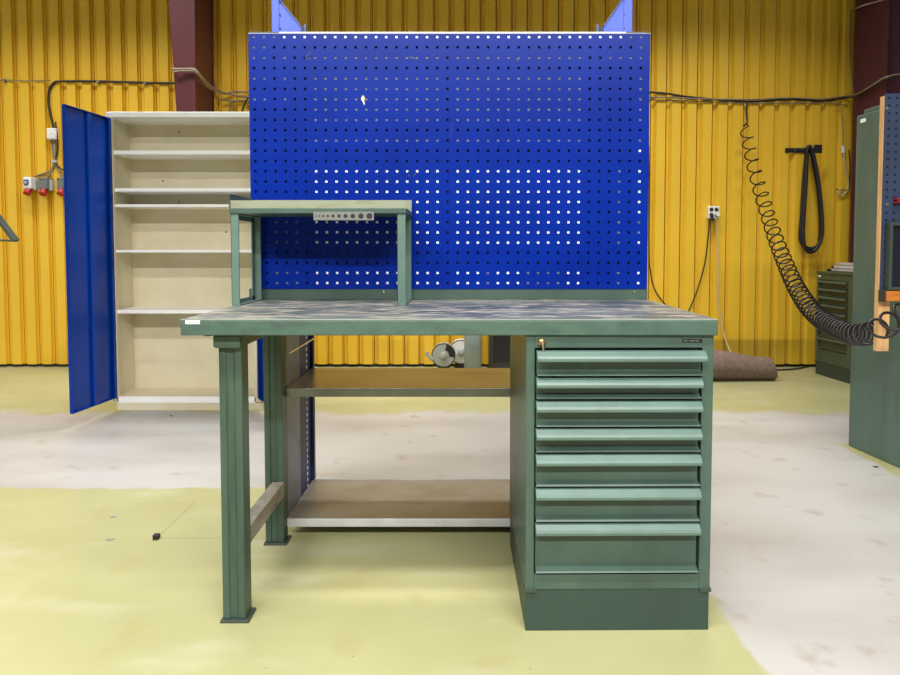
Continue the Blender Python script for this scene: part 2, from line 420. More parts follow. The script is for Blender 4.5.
# ------------------------------------------------------------------ drawer cabinet
HPROF = [(0.004, 0), (-.014, -.001), (-.027, -.012), (-.030, -.019), (-.029, -.027), (-.022, -.030), (-.016, -.027), (-.014, -.022), (0.004, -.018)]
def drawer_cabinet(root, x0, x1, y0, y1, z0, z1, zpl, xd0, xd1, tops, zlast, green, hgreen, plg, hscale=1.0, lock=True, open_first=.0):
    b = root.location if root.rotation_euler.z == 0 else Vector((0, 0, 0))
    t = .02
    body = MB(b)
    rec = .03
    body.box(x0, xd0-.004, y0, y1, zpl, z1); body.box(xd1+.004, x1, y0, y1, zpl, z1)       # stiles + sides
    body.box(xd0-.004, xd1+.004, y0, y1, tops[0]+.004, z1)
    body.box(xd0-.004, xd1+.004, y0, y1, zpl, zlast-.003)
    body.box(xd0-.004, xd1+.004, y0+rec, y1, zlast-.003, tops[0]+.004)
    bd = body.build('body', green, root, .0015)
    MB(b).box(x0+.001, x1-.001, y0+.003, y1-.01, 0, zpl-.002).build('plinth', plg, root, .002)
    for sx in (x0-.003, x1-.030):
        MB(b).box(sx, sx+.033, y0-.004, y0+.03, zpl-.008, zpl+.003).build('corner_clip', 'dark_green', root, .001)
    n = len(tops)
    for i in range(n):
        zt = tops[i]-.001; zb = (tops[i+1] if i+1 < n else zlast)+.004
        sh = -open_first if i == 0 else 0
        H = zt-zb
        prof = [(y0+.012+sh, zt-.014), (y0+.012+sh, zb+.0125*hscale), (y0-.009+sh, zb+.006*hscale), (y0-.012+sh, zb+.002), (y0-.004+sh, zb), (y0+rec-.002+sh*0, zb), (y0+rec-.002, zt-.014)]
        d = MB(b).prism(prof, 'x', xd0+.001, xd1-.001).build('drawer', green, root)
        ex = .005 if (i == 0 and open_first) else 0
        hp = [(y0+p*hscale+sh, zt+q*hscale) for p, q in HPROF]
        hd = MB(b).prism(hp, 'x', xd0-.001, xd1-.001+ex).build('handle', hgreen, d, .0012)
    return bd
Yc = F(600, 631.5).y
cx0, cx1 = Xp(525.8, Yc, 480), Xp(712.3, Yc, 480)
cab = thing('drawer_cabinet', 'green seven-drawer cabinet carrying the right end of the workbench', 'drawer cabinet', (cx0, Yc, 0))
tops = [Zp(v, Yc) for v in (349.5, 376.3, 400.3, 427.8, 453.3, 487.2, 522.3)]
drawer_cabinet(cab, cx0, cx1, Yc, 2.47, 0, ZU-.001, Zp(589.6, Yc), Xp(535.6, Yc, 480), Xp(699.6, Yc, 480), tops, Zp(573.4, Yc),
               'green', 'green_lit', 'plinth', 1.0, True, .014)
b = cab.location
p = P(541.8, 342.5, Yc)
lk = MB(b).lathe([(.011, -.006), (.011, 0), (.0085, .001)], p-Vector((0, .0, 0)), 'y', 20).build('lock', 'brass', cab, 0, True)
k = MB(b).tube([p+Vector((0, -.02, .004)), p+Vector((0.002, -.022, -.02))], .0028, 8); k.box(p.x-.0015, p.x+.0015, p.y-.024, p.y-.004, p.z-.003, p.z+.004)
k.build('key', 'chrome', lk)
p0, p1 = P(683, 339.2, Yc), P(702.5, 342.6, Yc)
npl = MB(b).box(p0.x, p1.x, Yc-.0015, Yc+.001, p1.z, p0.z).build('name_plate', 'black_gloss', cab)
ink = MB(b); xx = p0.x+.003
for wv in (.003, .004, 0, .003, .004, .003, .004, .003):
    if wv: ink.box(xx, xx+wv, Yc-.002, Yc-.0014, p1.z+.003, p0.z-.003)
    xx += wv+.0025 if wv else .004
ink.build('raised_mark', 'plate_ink', npl)

cab.rotation_euler.z = math.radians(0.55)
# ------------------------------------------------------------------ pegboard wall on the bench
YP = 2.585
px0, px1 = Xp(248.3, YP, 34), Xp(650.2, YP, 34)
pz1 = Zp(33.5, YP); pz0 = Zp(289.0, YP)
peg = thing('pegboard', 'large blue perforated tool board standing along the back of the workbench', 'pegboard', ((px0+px1)/2, YP, ZT))
b = peg.location
ncol, nrow = 39, 25
hx0, hx1 = Xp(253.6, YP, 37), Xp(641.2, YP, 37)
hz1, hz0 = Zp(36.9, YP), Zp(282.9, YP)
hs = .0092
def perforated(x0, x1, z0, z1, cxs, czs, hs, y, th):
    xs = [x0]; zs = [z0]; hx = set(); hz = set()
    for c in cxs: hx.add(len(xs)); xs += [c-hs/2, c+hs/2]
    for c in czs: hz.add(len(zs)); zs += [c-hs/2, c+hs/2]
    xs.append(x1); zs.append(z1)
    nx, nz_ = len(xs), len(zs); vs = [(xx, y, zz) for zz in zs for xx in xs]+[(xx, y+th, zz) for zz in zs for xx in xs]
    K = nx*nz_; fs = []
    for j in range(nz_-1):
        for i in range(nx-1):
            a, c, d, e = j*nx+i, j*nx+i+1, (j+1)*nx+i+1, (j+1)*nx+i
            if i in hx and j in hz:
                for p_, q_ in ((a, c), (c, d), (d, e), (e, a)): fs.append((p_, q_, q_+K, p_+K))
            else:
                fs.append((a, c, d, e)); fs.append((a+K, e+K, d+K, c+K))
    for i in range(nx-1):
        fs.append((i, i+K, i+1+K, i+1)); j = (nz_-1)*nx; fs.append((j+i, j+i+1, j+i+1+K, j+i+K))
    for j in range(nz_-1):
        a = j*nx; fs.append((a, a+nx, a+nx+K, a+K)); a = j*nx+nx-1; fs.append((a, a+K, a+nx+K, a+nx))
    return vs, fs
cxs = [hx0+(hx1-hx0)*i/(ncol-1) for i in range(ncol)]
czs = [hz0+(hz1-hz0)*i/(nrow-1) for i in range(nrow)]
vs, fs = perforated(px0, px1, pz0, pz1, cxs, czs, hs, YP, .0016)
sheet = MB(b).add(vs, fs).build('perforated_sheet', 'blue', peg)
rim = MB(b)
rim.box(px0-.001, px1+.001, YP-.0006, YP+.034, pz1-.0012, pz1+.0014)
rim.build('top_edge', 'galv', peg)
for xx in (px0, px1-.0015):
    MB(b).box(xx, xx+.0015, YP+.0018, YP+.034, pz0, pz1-.002).build('side_flange', 'blue', peg)
# white, grey and dark strips behind the sheet; grey and dark paint shaded gaps
dx = (hx1-hx0)/(ncol-1)/2; dz = (hz1-hz0)/(nrow-1)/2
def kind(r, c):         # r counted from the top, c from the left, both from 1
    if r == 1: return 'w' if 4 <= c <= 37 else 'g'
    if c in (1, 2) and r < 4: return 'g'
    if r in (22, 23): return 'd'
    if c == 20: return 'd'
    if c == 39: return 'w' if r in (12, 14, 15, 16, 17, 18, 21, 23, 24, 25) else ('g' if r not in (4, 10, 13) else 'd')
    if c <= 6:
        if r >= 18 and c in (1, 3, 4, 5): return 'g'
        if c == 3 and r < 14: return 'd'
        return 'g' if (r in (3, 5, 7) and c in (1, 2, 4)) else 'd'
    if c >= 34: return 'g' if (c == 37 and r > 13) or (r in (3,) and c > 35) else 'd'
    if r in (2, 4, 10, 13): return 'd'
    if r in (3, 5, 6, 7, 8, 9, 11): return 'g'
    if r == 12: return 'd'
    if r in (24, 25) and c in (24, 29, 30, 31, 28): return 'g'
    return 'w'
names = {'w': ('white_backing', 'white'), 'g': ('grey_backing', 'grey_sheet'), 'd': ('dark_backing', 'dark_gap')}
runs = []
for r in range(1, nrow+1):
    c = 1
    while c <= ncol:
        kd = kind(r, c); c2 = c
        while c2 < ncol and kind(r, c2+1) == kd: c2 += 1
        for q in runs:                      # the same run in the row above: one taller strip
            if q[0] == kd and q[1] == c and q[2] == c2 and q[4] == r-1: q[4] = r; break
        else: runs.append([kd, c, c2, r, r])
        c = c2+1
for kd, c, c2, r0, r1 in runs:
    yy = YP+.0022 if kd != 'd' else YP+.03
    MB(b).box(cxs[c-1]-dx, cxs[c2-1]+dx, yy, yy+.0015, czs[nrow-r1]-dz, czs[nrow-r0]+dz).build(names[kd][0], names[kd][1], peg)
# posts and gussets rising above
for s in (0, 1):
    uA, uB = ((271.5, 279) if s == 0 else (623.5, 632.5))
    Yq = YP+.045
    a, c = Xp(uA, Yq, 15), Xp(uB, Yq, 15)
    po = MB(b).box(a, c, Yq, Yq+.06, ZU-.1, 2.35).build('post', 'blue_post', peg, .002)
    zb, zt = pz1-.12, 2.15
    if s == 0:
        A, Bq = c, Xp(301, Yq, 26); zB = Zp(26.5, Yq); zA = zB+(Bq-A)*1.22
        tri = [(A, zb), (Bq, zb), (Bq, zB), (A, zA)]
        ed = (Xp(304.5, Yq, 28), Xp(306.5, Yq, 28)); fl = (Bq, ed[0])
    else:
        A, Bq = a, Xp(603.5, Yq, 26); zB = Zp(26.5, Yq); zA = zB+(A-Bq)*1.42
        tri = [(A, zb), (A, zA), (Bq, zB), (Bq, zb)]
        ed = (Xp(596, Yq, 28), Xp(598, Yq, 28)); fl = (ed[1], Bq)
    g = MB(b).prism(tri, 'y', Yq+.004, Yq+.008).build('gusset', 'blue_post', peg)
    q0, q1 = (A, zA), (Bq, zB)
    lip = MB(b)
    lip.hexa([(q0[0], Yq-.006, q0[1]), (q0[0], Yq+.008, q0[1]), (q0[0], Yq+.008, q0[1]+.006), (q0[0], Yq-.006, q0[1]+.006)],
             [(q1[0], Yq-.006, q1[1]), (q1[0], Yq+.008, q1[1]), (q1[0], Yq+.008, q1[1]+.006), (q1[0], Yq-.006, q1[1]+.006)])
    lip.box(min(ed), max(ed), Yq-.01, Yq+.01, pz1-.1, Zp(25, Yq))
    lip.build('gusset_lip', 'grey_sheet', g)
    MB(b).box(fl[0], fl[1], Yq-.002, Yq+.004, pz1-.1, Zp(27, Yq)).build('gusset_web', 'navy', g)
    for q in range(3):
        zz = pz1+.03+q*.05; xx = (c+.003 if s == 0 else a+.004)
        MB(b).box(xx-.001, xx+.002, Yq-.0005, Yq+.003, zz, zz+.008).build('slot', 'black', po)
# chipped paint near the upper left
ch = MB(b); c0 = P(363.2, 100, YP)
pts = [(-.006, .012), (-.001, .017), (.004, .014), (.006, .006), (.004, -.001), (.006, -.012), (.003, -.020), (-.001, -.008), (-.004, -.004), (-.008, .004)]
ch.prism([(c0.x+p_*1.05, c0.z+q_*1.05) for p_, q_ in pts], 'y', YP-.0005, YP+.0002)
cc = ch.build('paint_chip', 'chip', peg); cc['label'] = 'bare chipped spot on the blue sheet'
for (u0, v0, u1, v1, wd) in ((305, 58, 311, 52, .004), (306, 59, 311.5, 59, .003), (409, 57, 416, 59, .006), (452, 122, 451, 139, .0012), (516, 59.5, 519, 60.5, .006), (313, 175, 315, 172, .002), (408, 175, 410, 176, .004), (416, 173, 414, 175.5, .004)):
    a, c = P(u0, v0, YP), P(u1, v1, YP)
    ch = MB(b).tube([a, c], wd*.5, 5)
    for q in ch.v: q.y = YP-.0004+(q.y-YP)*.08
    ch.build('scratch', 'board_blue', peg)

# ------------------------------------------------------------------ riser shelf on the bench
YR0, YR1 = 2.30, 2.565
rx0, rx1 = Xp(229, YR0, 210), Xp(406.3, YR0, 210)
zr0, zr1 = Zp(213.4, YR0), Zp(208.0, YR0)
rz2 = Zp(194, YR0)
riser = thing('bench_shelf', 'small green tray shelf on open leg frames at the left of the workbench', 'shelf', ((rx0+rx1)/2, (YR0+YR1)/2, ZT))
b = riser.location
tray = MB(b).box(rx0, rx1, YR0, YR1, zr0, zr1).build('tray', 'green', riser, .002)
MB(b).box(rx0+.004, rx1-.002, YR1-.004, YR1, zr1, Zp(200.2, YR1)).build('back_lip', 'riser_worn', tray)
MB(b).box(rx0, rx0+.003, YR0, YR1-.004, zr1, rz2).build('end_lip', 'green', tray)
MB(b).box(rx0+.004, rx1-.003, YR0+.003, YR0+.006, zr1, zr1+.026).build('front_liner', 'riser_worn', tray)
def side_frame(xa, xb):
    t = .026
    m = MB(b)
    m.box(xa, xb, YR0+.006, YR0+.006+t*.25, ZT, zr0); m.box(xa, xa+.003, YR0+.006, YR0+.03, ZT, zr0)
    m.box(xa, xb, YR1-.012, YR1-.004, ZT, zr0); m.box(xa, xa+.003, YR1-.035, YR1-.004, ZT, zr0)
    m.box(xa, xb, YR0+.01, YR1-.006, ZT, ZT+.004); m.box(xa, xa+.003, YR0+.01, YR1-.006, ZT, ZT+.018)
    m.box(xa, xb, YR0+.01, YR1-.006, zr0-.004, zr0); m.box(xa, xa+.003, YR0+.01, YR1-.006, zr0-.02, zr0)
    return m.build('side_frame', 'green_lit', riser, .001)
side_frame(Xp(230.5, YR0, 260), Xp(238.5, YR0, 260))
side_frame(Xp(397, YR0, 260), Xp(405.5, YR0, 260))
# steel strip with a row of growing holes
gs0, gs1 = P(313.3, 211.8, YR0-.004), P(374, 220.3, YR0-.004)
strip = MB(b); Ys = YR0-.004
strip.box(gs0.x, gs1.x, Ys, Ys+.003, gs1.z, gs0.z)
so = strip.build('hole_strip', 'galv_dark', riser, .0008); so['label'] = 'grey steel strip with a row of ten holes growing in size'
us = (316, 319.2, 323.3, 327.8, 333, 339, 345.5, 352.8, 361, 369.4); rr = (.6, .8, 1.0, 1.2, 1.5, 1.7, 2.0, 2.3, 2.7, 3.0)
for u, r in zip(us, rr):
    p = P(u, 216, Ys)
    MB(b).lathe([(r/FPX*YR0, -.0006), (r/FPX*YR0, .0005)], p, 'y', 18).build('strip_hole', 'black', so)

# ------------------------------------------------------------------ low rack behind the bench
YK0, YK1 = 2.50, 2.95
rack = thing('storage_rack', 'grey two-shelf steel rack with a blue rear post, tucked under the workbench', 'rack', (-.25, 2.6, 0))
b = rack.location
kx0 = Xp(287, YK0, 520)
zu1, zu0 = Zp(388.3, YK0), Zp(397, YK0)
zl1, zl0 = Zp(518.6, YK0), Zp(527, YK0)
kx1 = .42
zrk = ZU-.03
MB(b).box(kx0-.006, kx0-.003, YK0+.02, 2.73, zl0, zrk).build('side_sheet', 'side_sheet', rack)
fp = MB(b).box(kx0-.012, kx0-.003, YK0-.003, YK0+.028, zl0, zrk).build('front_post', 'galv', rack, .001)
for i in range(25):
    z = zl0+.01+i*.031; MB(b).box(kx0-.0032, kx0-.0022, YK0+.004, YK0+.010, z, z+.014).build('slot', 'black', fp)
rp = MB(b).box(kx0-.008, kx0-.003, 2.73, YK1-.03, 0, zrk).box(kx0-.03, kx0+.010, YK1-.03, YK1, 0, zrk).build('rear_post', 'navy', rack, .001)
for i in range(31):
    z = .05+i*.0255; MB(b).box(kx0-.0032, kx0-.0025, 2.845, 2.86, z, z+.012).build('slot', 'white', rp)
for (z0, z1, mt, tp) in ((zu0, zu1, 'galv', 'shelf_top'), (zl0, zl1, 'galv_light', 'shelf_grey')):
    sh = MB(b).box(kx0, kx1, YK0, YK1-.026, z0, z1-.001).build('shelf_board', mt, rack, .002)
    MB(b).box(kx0+.003, kx1-.002, YK0+.004, YK1-.026, z1-.001, z1).build('shelf_surface', tp, sh)
    if tp == 'shelf_grey': MB(b).box(kx0, kx1, YK1-.028, YK1-.026, z1, z1+.004).build('shelf_lip', 'galv_light', sh)
MB(b).tube([P(289, 353.5, YK0+.03), P(314, 338.5, YK1-.06)], .0025, 8).build('brace_rod', 'chrome', rack)
MB(b).box(kx1-.004, kx1, YK0+.05, YK1-.008, 0, zu1).build('right_support', 'navy', rack)
MB(b).box(kx0+.05, kx1-.02, YK0+.12, YK0+.14, 0, zl0).build('support_foot', 'dark_box', rack)
# ------------------------------------------------------------------ white cabinet with blue doors
YC0 = F(170, 411.5).y+.02; YC1 = YC0+.29
wx0, wx1 = Xp(106.5, YC0, 112), Xp(262, YC0, 380)
ix0, ix1 = Xp(118.5, YC0, 397), Xp(254.5, YC0, 397)
wz1 = Zp(111.8, YC0)
zb0 = Zp(398.5, YC0)
wc = thing('storage_cabinet', 'open white steel cabinet with blue doors standing left behind the workbench', 'cabinet', ((wx0+wx1)/2, (YC0+YC1)/2, 0))
b = wc.location
bd = MB(b)
bd.box(wx0, wx0+.012, YC0+.02, YC1, 0.06, wz1); bd.box(wx1-.012, wx1, YC0+.02, YC1, .06, wz1)
bd.box(wx0, wx1, YC1-.006, YC1, .06, wz1)
bd.build('body', 'white_steel', wc)
fr = MB(b)
fr.box(wx0, ix0, YC0, YC0+.03, .06, wz1-.03); fr.box(ix1, wx1, YC0, YC0+.03, .06, wz1-.03)
fr.build('front_frame', 'white_steel', wc)
MB(b).box(wx0-.006, wx1, YC0-.004, YC1, Zp(117.3, YC0), wz1).build('top_panel', 'white_lit', wc, .004)
MB(b).box(wx0+.012, wx1-.012, YC0+.013, YC1-.006, Zp(399, YC0)-.012, Zp(396.5, YC0)).build('bottom_panel', 'white_steel', wc)
bl = MB(b).box(wx0+.02, wx1-.004, YC0+.004, YC1, 0, Zp(402.8, YC0)).build('plinth', 'white_steel', wc, .003)
MB(b).box(ix0-.01, ix1+.01, YC0, YC0+.012, Zp(403, YC0), Zp(396.8, YC0)).build('bottom_rail', 'white_lit', wc, .002)
for v0, v1 in ((150.4, 154.4), (188, 191.6), (204.2, 207), (249.8, 252.6), (310, 313.6)):
    MB(b).box(ix0-.012, ix1+.012, YC0+.014, YC1-.006, Zp(v1, YC0+.014), Zp(v0, YC0+.014)).build('shelf', 'white_lit', wc, .003)
for (u, v) in ((127, 139), (179, 132), (163, 181), (179, 202), (226, 232)):
    MB(b).lathe([(.006, -.001), (.006, .001)], P(u, v, YC1-.007), 'y', 10).build('panel_hole', 'black', wc)
def door(hx, hy, tx, ty, z0, z1, side):
    # hinge (hx,hy) to free edge (tx,ty); inner face on the +normal side
    d = Vector((tx-hx, ty-hy, 0)); L = d.length; d.normalize(); n = Vector((-d.y, d.x, 0))*side
    def pr(s0, s1, n0, n1, za, zb_):
        H = Vector((hx, hy, 0)); q = [H+d*s+n*m_ for s, m_ in ((s0, n0), (s1, n0), (s1, n1), (s0, n1))]
        return [(p_.x, p_.y, za) for p_ in q], [(p_.x, p_.y, zb_) for p_ in q]
    m = MB(b); m.hexa(*pr(0, L, -.002, 0, z0, z1))
    for s0, s1, za, zb_ in ((0, .004, z0, z1), (L-.004, L, z0, z1), (0, L, z0, z0+.004), (0, L, z1-.004, z1)):
        m.hexa(*pr(s0, s1, 0, .02, za, zb_))
    # folded returns
    m.hexa(*pr(0, .022, .018, .02, z0, z1)); 
    dr = m.build('door', 'blue_door', wc)
    MB(b).hexa(*pr(L*.43, L*.52, 0, .016, z0+.004, z1-.004)).build('stiffener', 'blue_door', dr, .002)
    return dr
zd0 = Zp(397.5, YC0); zd1 = Zp(118.5, YC0)
near = None
Yn = 4.06
tX = Xp(66, Yn, 260)
door(wx0+.012, YC0-.006, tX, Yn, zd0, zd1, 1)
door(wx1-.01, YC0-.006, Xp(283, Yn, 380), Yn, zd0, zd1, -1)
# left face of right door hinge strip, blue, seen beside the rear bench leg
# ------------------------------------------------------------------ sockets on the wall, left
def socket(u, v, w_, blue, label):
    Y = YW; p = P(u, v, Y); s = Y/FPX
    r = thing('power_socket', label, 'socket', (p.x, YW-.001, p.z-.09), 0, None)
    b = r.location
    hw = w_*s/2
    MB(b).box(p.x+hw*.9, p.x+hw*1.5, YW-.05, YW-.001, p.z-.055, p.z+.045).build('back_plate', 'grey_plastic', r, .004)
    MB(b).box(p.x-hw, p.x+hw, YW-.085, YW-.001, p.z-.045, p.z+.06).build('housing', 'white_plastic' if blue else 'darkgrey_plastic', r, .008)
    MB(b).lathe([(.020, -.10), (.030, -.098), (.030, -.03), (.022, -.02)], Vector((p.x-.004, YW+.02, p.z-.058)), 'y', 20)
    c = MB(b); c.tube([Vector((p.x-.002, YW-.05, p.z-.04)), Vector((p.x-.002, YW-.088, p.z-.09))], .03, 20)
    c.build('red_outlet', 'red', r, 0)
    if blue:
        c = MB(b); c.box(p.x-.028, p.x+.016, YW-.096, YW-.083, p.z-.012, p.z+.036)
        cv = c.build('blue_cover', 'blue_plastic', r, .008)
        MB(b).box(p.x-.02, p.x+.008, YW-.0985, YW-.0955, p.z, p.z+.022).build('cover_relief', 'grey_plastic', cv, .002)
    else:
        for q in (-.018, .012):
            MB(b).lathe([(.005, -.004), (.005, .001)], Vector((p.x+q, YW-.085, p.z+.04)), 'y', 10).build('screw', 'black', r)
    return r
socket(33, 184.5, 8, True, 'socket with a square blue cover above its red outlet, on the yellow wall')
socket(48.5, 185, 8.5, False, 'dark grey socket with a red outlet, in the middle of the row of three')
socket(66, 185, 8, False, 'grey socket with a red outlet, half hidden by the blue cabinet door')
jb0 = P(54.4, 134.5, YW)
jb = thing('junction_box', 'square white junction box on the yellow wall above the sockets', 'junction box', (jb0.x, YW, jb0.z-.05))
MB(jb.location).box(jb0.x-.044, jb0.x+.044, YW-.045, YW, jb0.z-.05, jb0.z+.05).build('housing', 'white_plastic', jb, .005)
MB(jb.location).box(jb0.x-.038, jb0.x+.038, YW-.05, YW-.044, jb0.z-.044, jb0.z+.044).build('lid', 'white_plastic', jb, .004)
MB(jb.location).lathe([(.004, -.003), (.004, 0)], Vector((jb0.x, YW-.049, jb0.z)), 'y', 10).build('lid_screw', 'darkgrey_plastic', jb)
def cable(name, pts, r, mt, label, cat='cable', group=None, n=10, parent=None, sides=7):
    o = MB().tube(spline(pts, n), r, sides).build(name, mt, parent, 0, True)
    if parent is None: tag(o, label, cat, group)
    return o
W = lambda u, v, o=.012: P(u, v, YW-o)
cable('power_cable', [W(178, 83.5), W(150, 83), W(100, 81.5), W(62, 81.5), W(54, 83), W(49.5, 90), W(48.5, 102), W(51, 117), W(54, 129)], .011, 'cable_black', 'thick black cable running along the wall and bending down to the white junction box')
cable('grey_wire', [W(0, 80), W(30, 80.8), W(50, 80.2)], .005, 'cable_grey', 'thin grey wire on the wall at the upper left edge')
cs = MB()
for u, v in ((4, 80.5), (98, 82), (145, 83)): p = P(u, v, YW-.02); cs.box(p.x-.014, p.x+.014, YW-.026, YW+.002, p.z-.016, p.z+.016)
tag(cs.build('cable_clip', 'cable_grey', origin=P(98, 82, YW-.01)), 'small clips pinning the black cable to the yellow wall', 'cable clip') if False else None
for u, v, lab in ((4, 80.5, 'cable clip on the grey wire at the far upper left'), (98, 82, 'cable clip on the black cable nearer the junction box'), (145, 83, 'cable clip on the black cable nearer the red column')):
    p = P(u, v, YW-.02); o = MB().box(p.x-.012, p.x+.012, YW-.028, YW+.002, p.z-.015, p.z+.015).build('cable_clip', 'cable_grey', None, .003); tag(o, lab, 'cable clip')
cable('socket_cable', [W(51, 139), W(52.5, 150), W(54, 162), W(51, 170), W(44, 173.5), W(36, 176), W(31, 180)], .008, 'cable_grey', 'grey cable from the junction box curving left to the blue-covered socket')
cable('socket_cable', [W(53.5, 139), W(54, 150), W(54.5, 162), W(51.5, 171), W(47, 179)], .008, 'cable_grey', 'grey cable from the junction box to the middle socket')
cable('socket_cable', [W(55, 139), W(55, 150), W(55, 162), W(59, 171), W(63, 179)], .008, 'cable_grey', 'grey cable from the junction box to the socket beside the blue door')
cable('socket_cable', [W(55.5, 122, .03), W(57.5, 140, .03), W(57.5, 152, .02), W(55.5, 162, .02), W(60, 168, .02), W(66, 171, .02)], .007, 'cable_black', 'black cable passing the junction box and running behind the blue door')
p = P(54.5, 161.5, YW-.015); tag(MB().box(p.x-.022, p.x+.022, YW-.03, YW, p.z-.014, p.z+.014).build('cable_tie', 'grey_plastic', None, .004), 'grey tie gathering the socket cables below the junction box', 'cable tie')
# ---- cables round the left column
YCf = 5.54
cable('column_cable', [P(173, 69, 5.9), P(172.5, 69, 5.535), P(184, 69, 5.525), P(193, 69, 5.525), P(197.5, 72, 5.53), P(207, 83, 5.7), P(216, 89.5, 5.9), P(229, 94, 6.1), P(250, 97, 6.13), P(300, 96, 6.13)], .009, 'cable_grey', 'upper grey cable wrapped round the red column')
cable('column_cable', [P(173, 71.5, 5.9), P(172.5, 71.5, 5.535), P(184, 71, 5.525), P(194, 71, 5.525), P(198, 74, 5.53), P(207, 86, 5.7), P(214, 91, 5.9), P(216, 97, 6.05), P(230, 100.5, 6.13), P(300, 99, 6.13)], .007, 'cable_grey', 'lower grey cable wrapped round the red column')
cable('drop_wire', [P(209.5, -25, 6.13), P(209.8, 30, 6.13), P(210, 60, 6.13), P(213.5, 80, 6.13), P(220, 93, 6.12), P(236, 92, 6.13), P(262, 92, 6.13)], .008, 'cable_grey', 'pale wire coming down behind the red column')
cable('drop_wire', [P(240, 101, 6.13), P(232, 101, 6.13), P(230, 104, 6.13), P(230, 130, 6.13)], .008, 'cable_grey', 'grey wire dropping behind the white cabinet')
cable('drop_wire', [P(252, 93, 6.13), P(246, 101, 6.13), P(242, 112, 6.13), P(241, 130, 6.13)], .008, 'cable_black', 'dark wire slanting down between the cabinet and the tool board')
# ---- cable bundle on the right
run = [(300, 96), (480, 93), (640, 92), (690, 97), (745, 101.5), (790, 99.5), (822, 101), (846, 97.5)]
cable('wall_cable', [W(u, v, .01) for u, v in run]+[P(852.5, 97, 6.02)]+[P(u, v, (xl-.02)*FPX/(u-CX)*1.012) for u, v in ((860, 94), (868, 90), (876, 85), (883, 80.5))]+[P(890, 77.5, 5.47), P(900, 76, 5.48), P(925, 76.5, 5.48)], .009, 'cable_black', 'black cable along the right wall passing on to the dark red column', sides=8)
run = [(300, 98), (480, 97), (640, 97), (690, 98.5), (745, 99.5), (790, 98), (822, 99), (847, 96)]
cable('wall_cable', [W(u, v, .028) for u, v in run]+[P(852.5, 95.5, 6.0)]+[P(u, v, (xl-.034)*FPX/(u-CX)*1.012) for u, v in ((860, 92.5), (868, 88), (876, 83), (883, 78.5))]+[P(890, 76, 5.45), P(900, 74.5, 5.46), P(925, 74.5, 5.46)], .007, 'cable_grey', 'grey cable lying upon the black cable along the right wall')
run = [(300, 101), (480, 100), (640, 100), (690, 101), (745, 103), (800, 103), (825, 103), (848, 105)]
cable('wall_cable', [W(u, v, .012) for u, v in run], .005, 'cable_grey', 'thin grey wire just below the black wall cable')
cable('column_wire', [P(902, -6, 5.48), P(880, 1, 5.48), P(862, 6, 5.48), P(855, 9, 5.9), P(851, 12, 6.12), P(850, 35, 6.13), P(850.5, 60, 6.13), P(853, 85, 6.13), P(853, 97, 6.12)], .006, 'cable_grey', 'thin wire running from the dark red column down its left side')
hw = thing('hanging_lead', 'pale loose lead with a white connector hanging beside the tall green locker', 'cable', P(843, 190, YW-.02))
b = hw.location
MB(b).tube(spline([W(841, 102, .02), W(842.5, 125, .02), W(843, 146, .02)], 8), .0035, 6).build('thin_wire', 'cable_grey', hw, 0, True)
MB(b).tube([W(843, 146, .02), W(843.3, 153, .02)], .017, 10).build('connector', 'white_plastic', hw, .002)
MB(b).tube(spline([W(843.5, 152, .02), W(844.5, 165, .02), W(848, 180, .02), W(847, 191, .02), W(841, 195, .02), W(838, 192, .02), W(842, 188, .02)], 8), .007, 6).build('lead', 'cable_white', hw, 0, True)
MB(b).tube(spline([W(836, 189.5, .02), W(842, 190, .02), W(848, 188, .02), W(850, 170, .02), W(849, 150, .02)], 8), .005, 6).build('dark_lead', 'cable_black', hw, 0, True)

# ---- outlet right
op = P(712, 212.5, YW)
ou = thing('wall_outlet', 'square beige four-way outlet on the yellow wall right of the tool board', 'socket', (op.x, YW, op.z-.055))
b = ou.location
hs_ = MB(b).box(op.x-.05, op.x+.05, YW-.05, YW+.002, op.z-.055, op.z+.055).build('housing', 'white_plastic', ou, .006)
for qx in (-.024, .022):
    for qz in (.024, -.024):
        MB(b).lathe([(.018, -.004), (.018, .004)], Vector((op.x+qx, YW-.05, op.z+qz)), 'y', 16).build('outlet_hole', 'dark_box', hs_)
MB(b).tube([Vector((op.x+.026, YW-.085, op.z-.02)), Vector((op.x+.026, YW-.05, op.z-.022))], .018, 12).build('plug', 'white_plastic', ou)
MB(b).tube([Vector((op.x-.02, YW-.06, op.z-.028)), Vector((op.x-.02, YW-.05, op.z-.08))], .016, 10).build('dark_plug', 'dark_box', ou)
cable('cord', [W(709.5, 220, .03), W(708, 238, .02), W(705, 262, .02), (W(698, 288, .02)), W(690, 308, .03), W(680, 330, .05)], .006, 'cable_black', 'black cord hanging from the four-way outlet')
g = F(733, 362)
cable('cord', [W(716, 218, .05), W(717.5, 245, .02), W(718, 280, .02), W(719.5, 312, .02), W(724, 335, .03), W(733, 357, .12), W(741, 364, .2)], .0065, 'cable_white', 'pale cord hanging from the four-way outlet to the carpet roll')
cable('cord', [W(646, 98, .03), W(647.5, 120, .015), W(649, 170, .015), W(649, 250, .015), W(650.5, 272, .015), W(655, 290, .015), W(665, 304, .02), W(680, 318, .03)], .006, 'cable_black', 'thin black cord sagging beside the right edge of the tool board')
gp = [F(765, 371), F(785, 370.5), F(800, 369), F(812, 366)]
cable('extension_cord', [q+Vector((0, 0, .008)) for q in gp], .007, 'cable_black', 'black cord on the floor between the carpet roll and the far drawer cabinet')

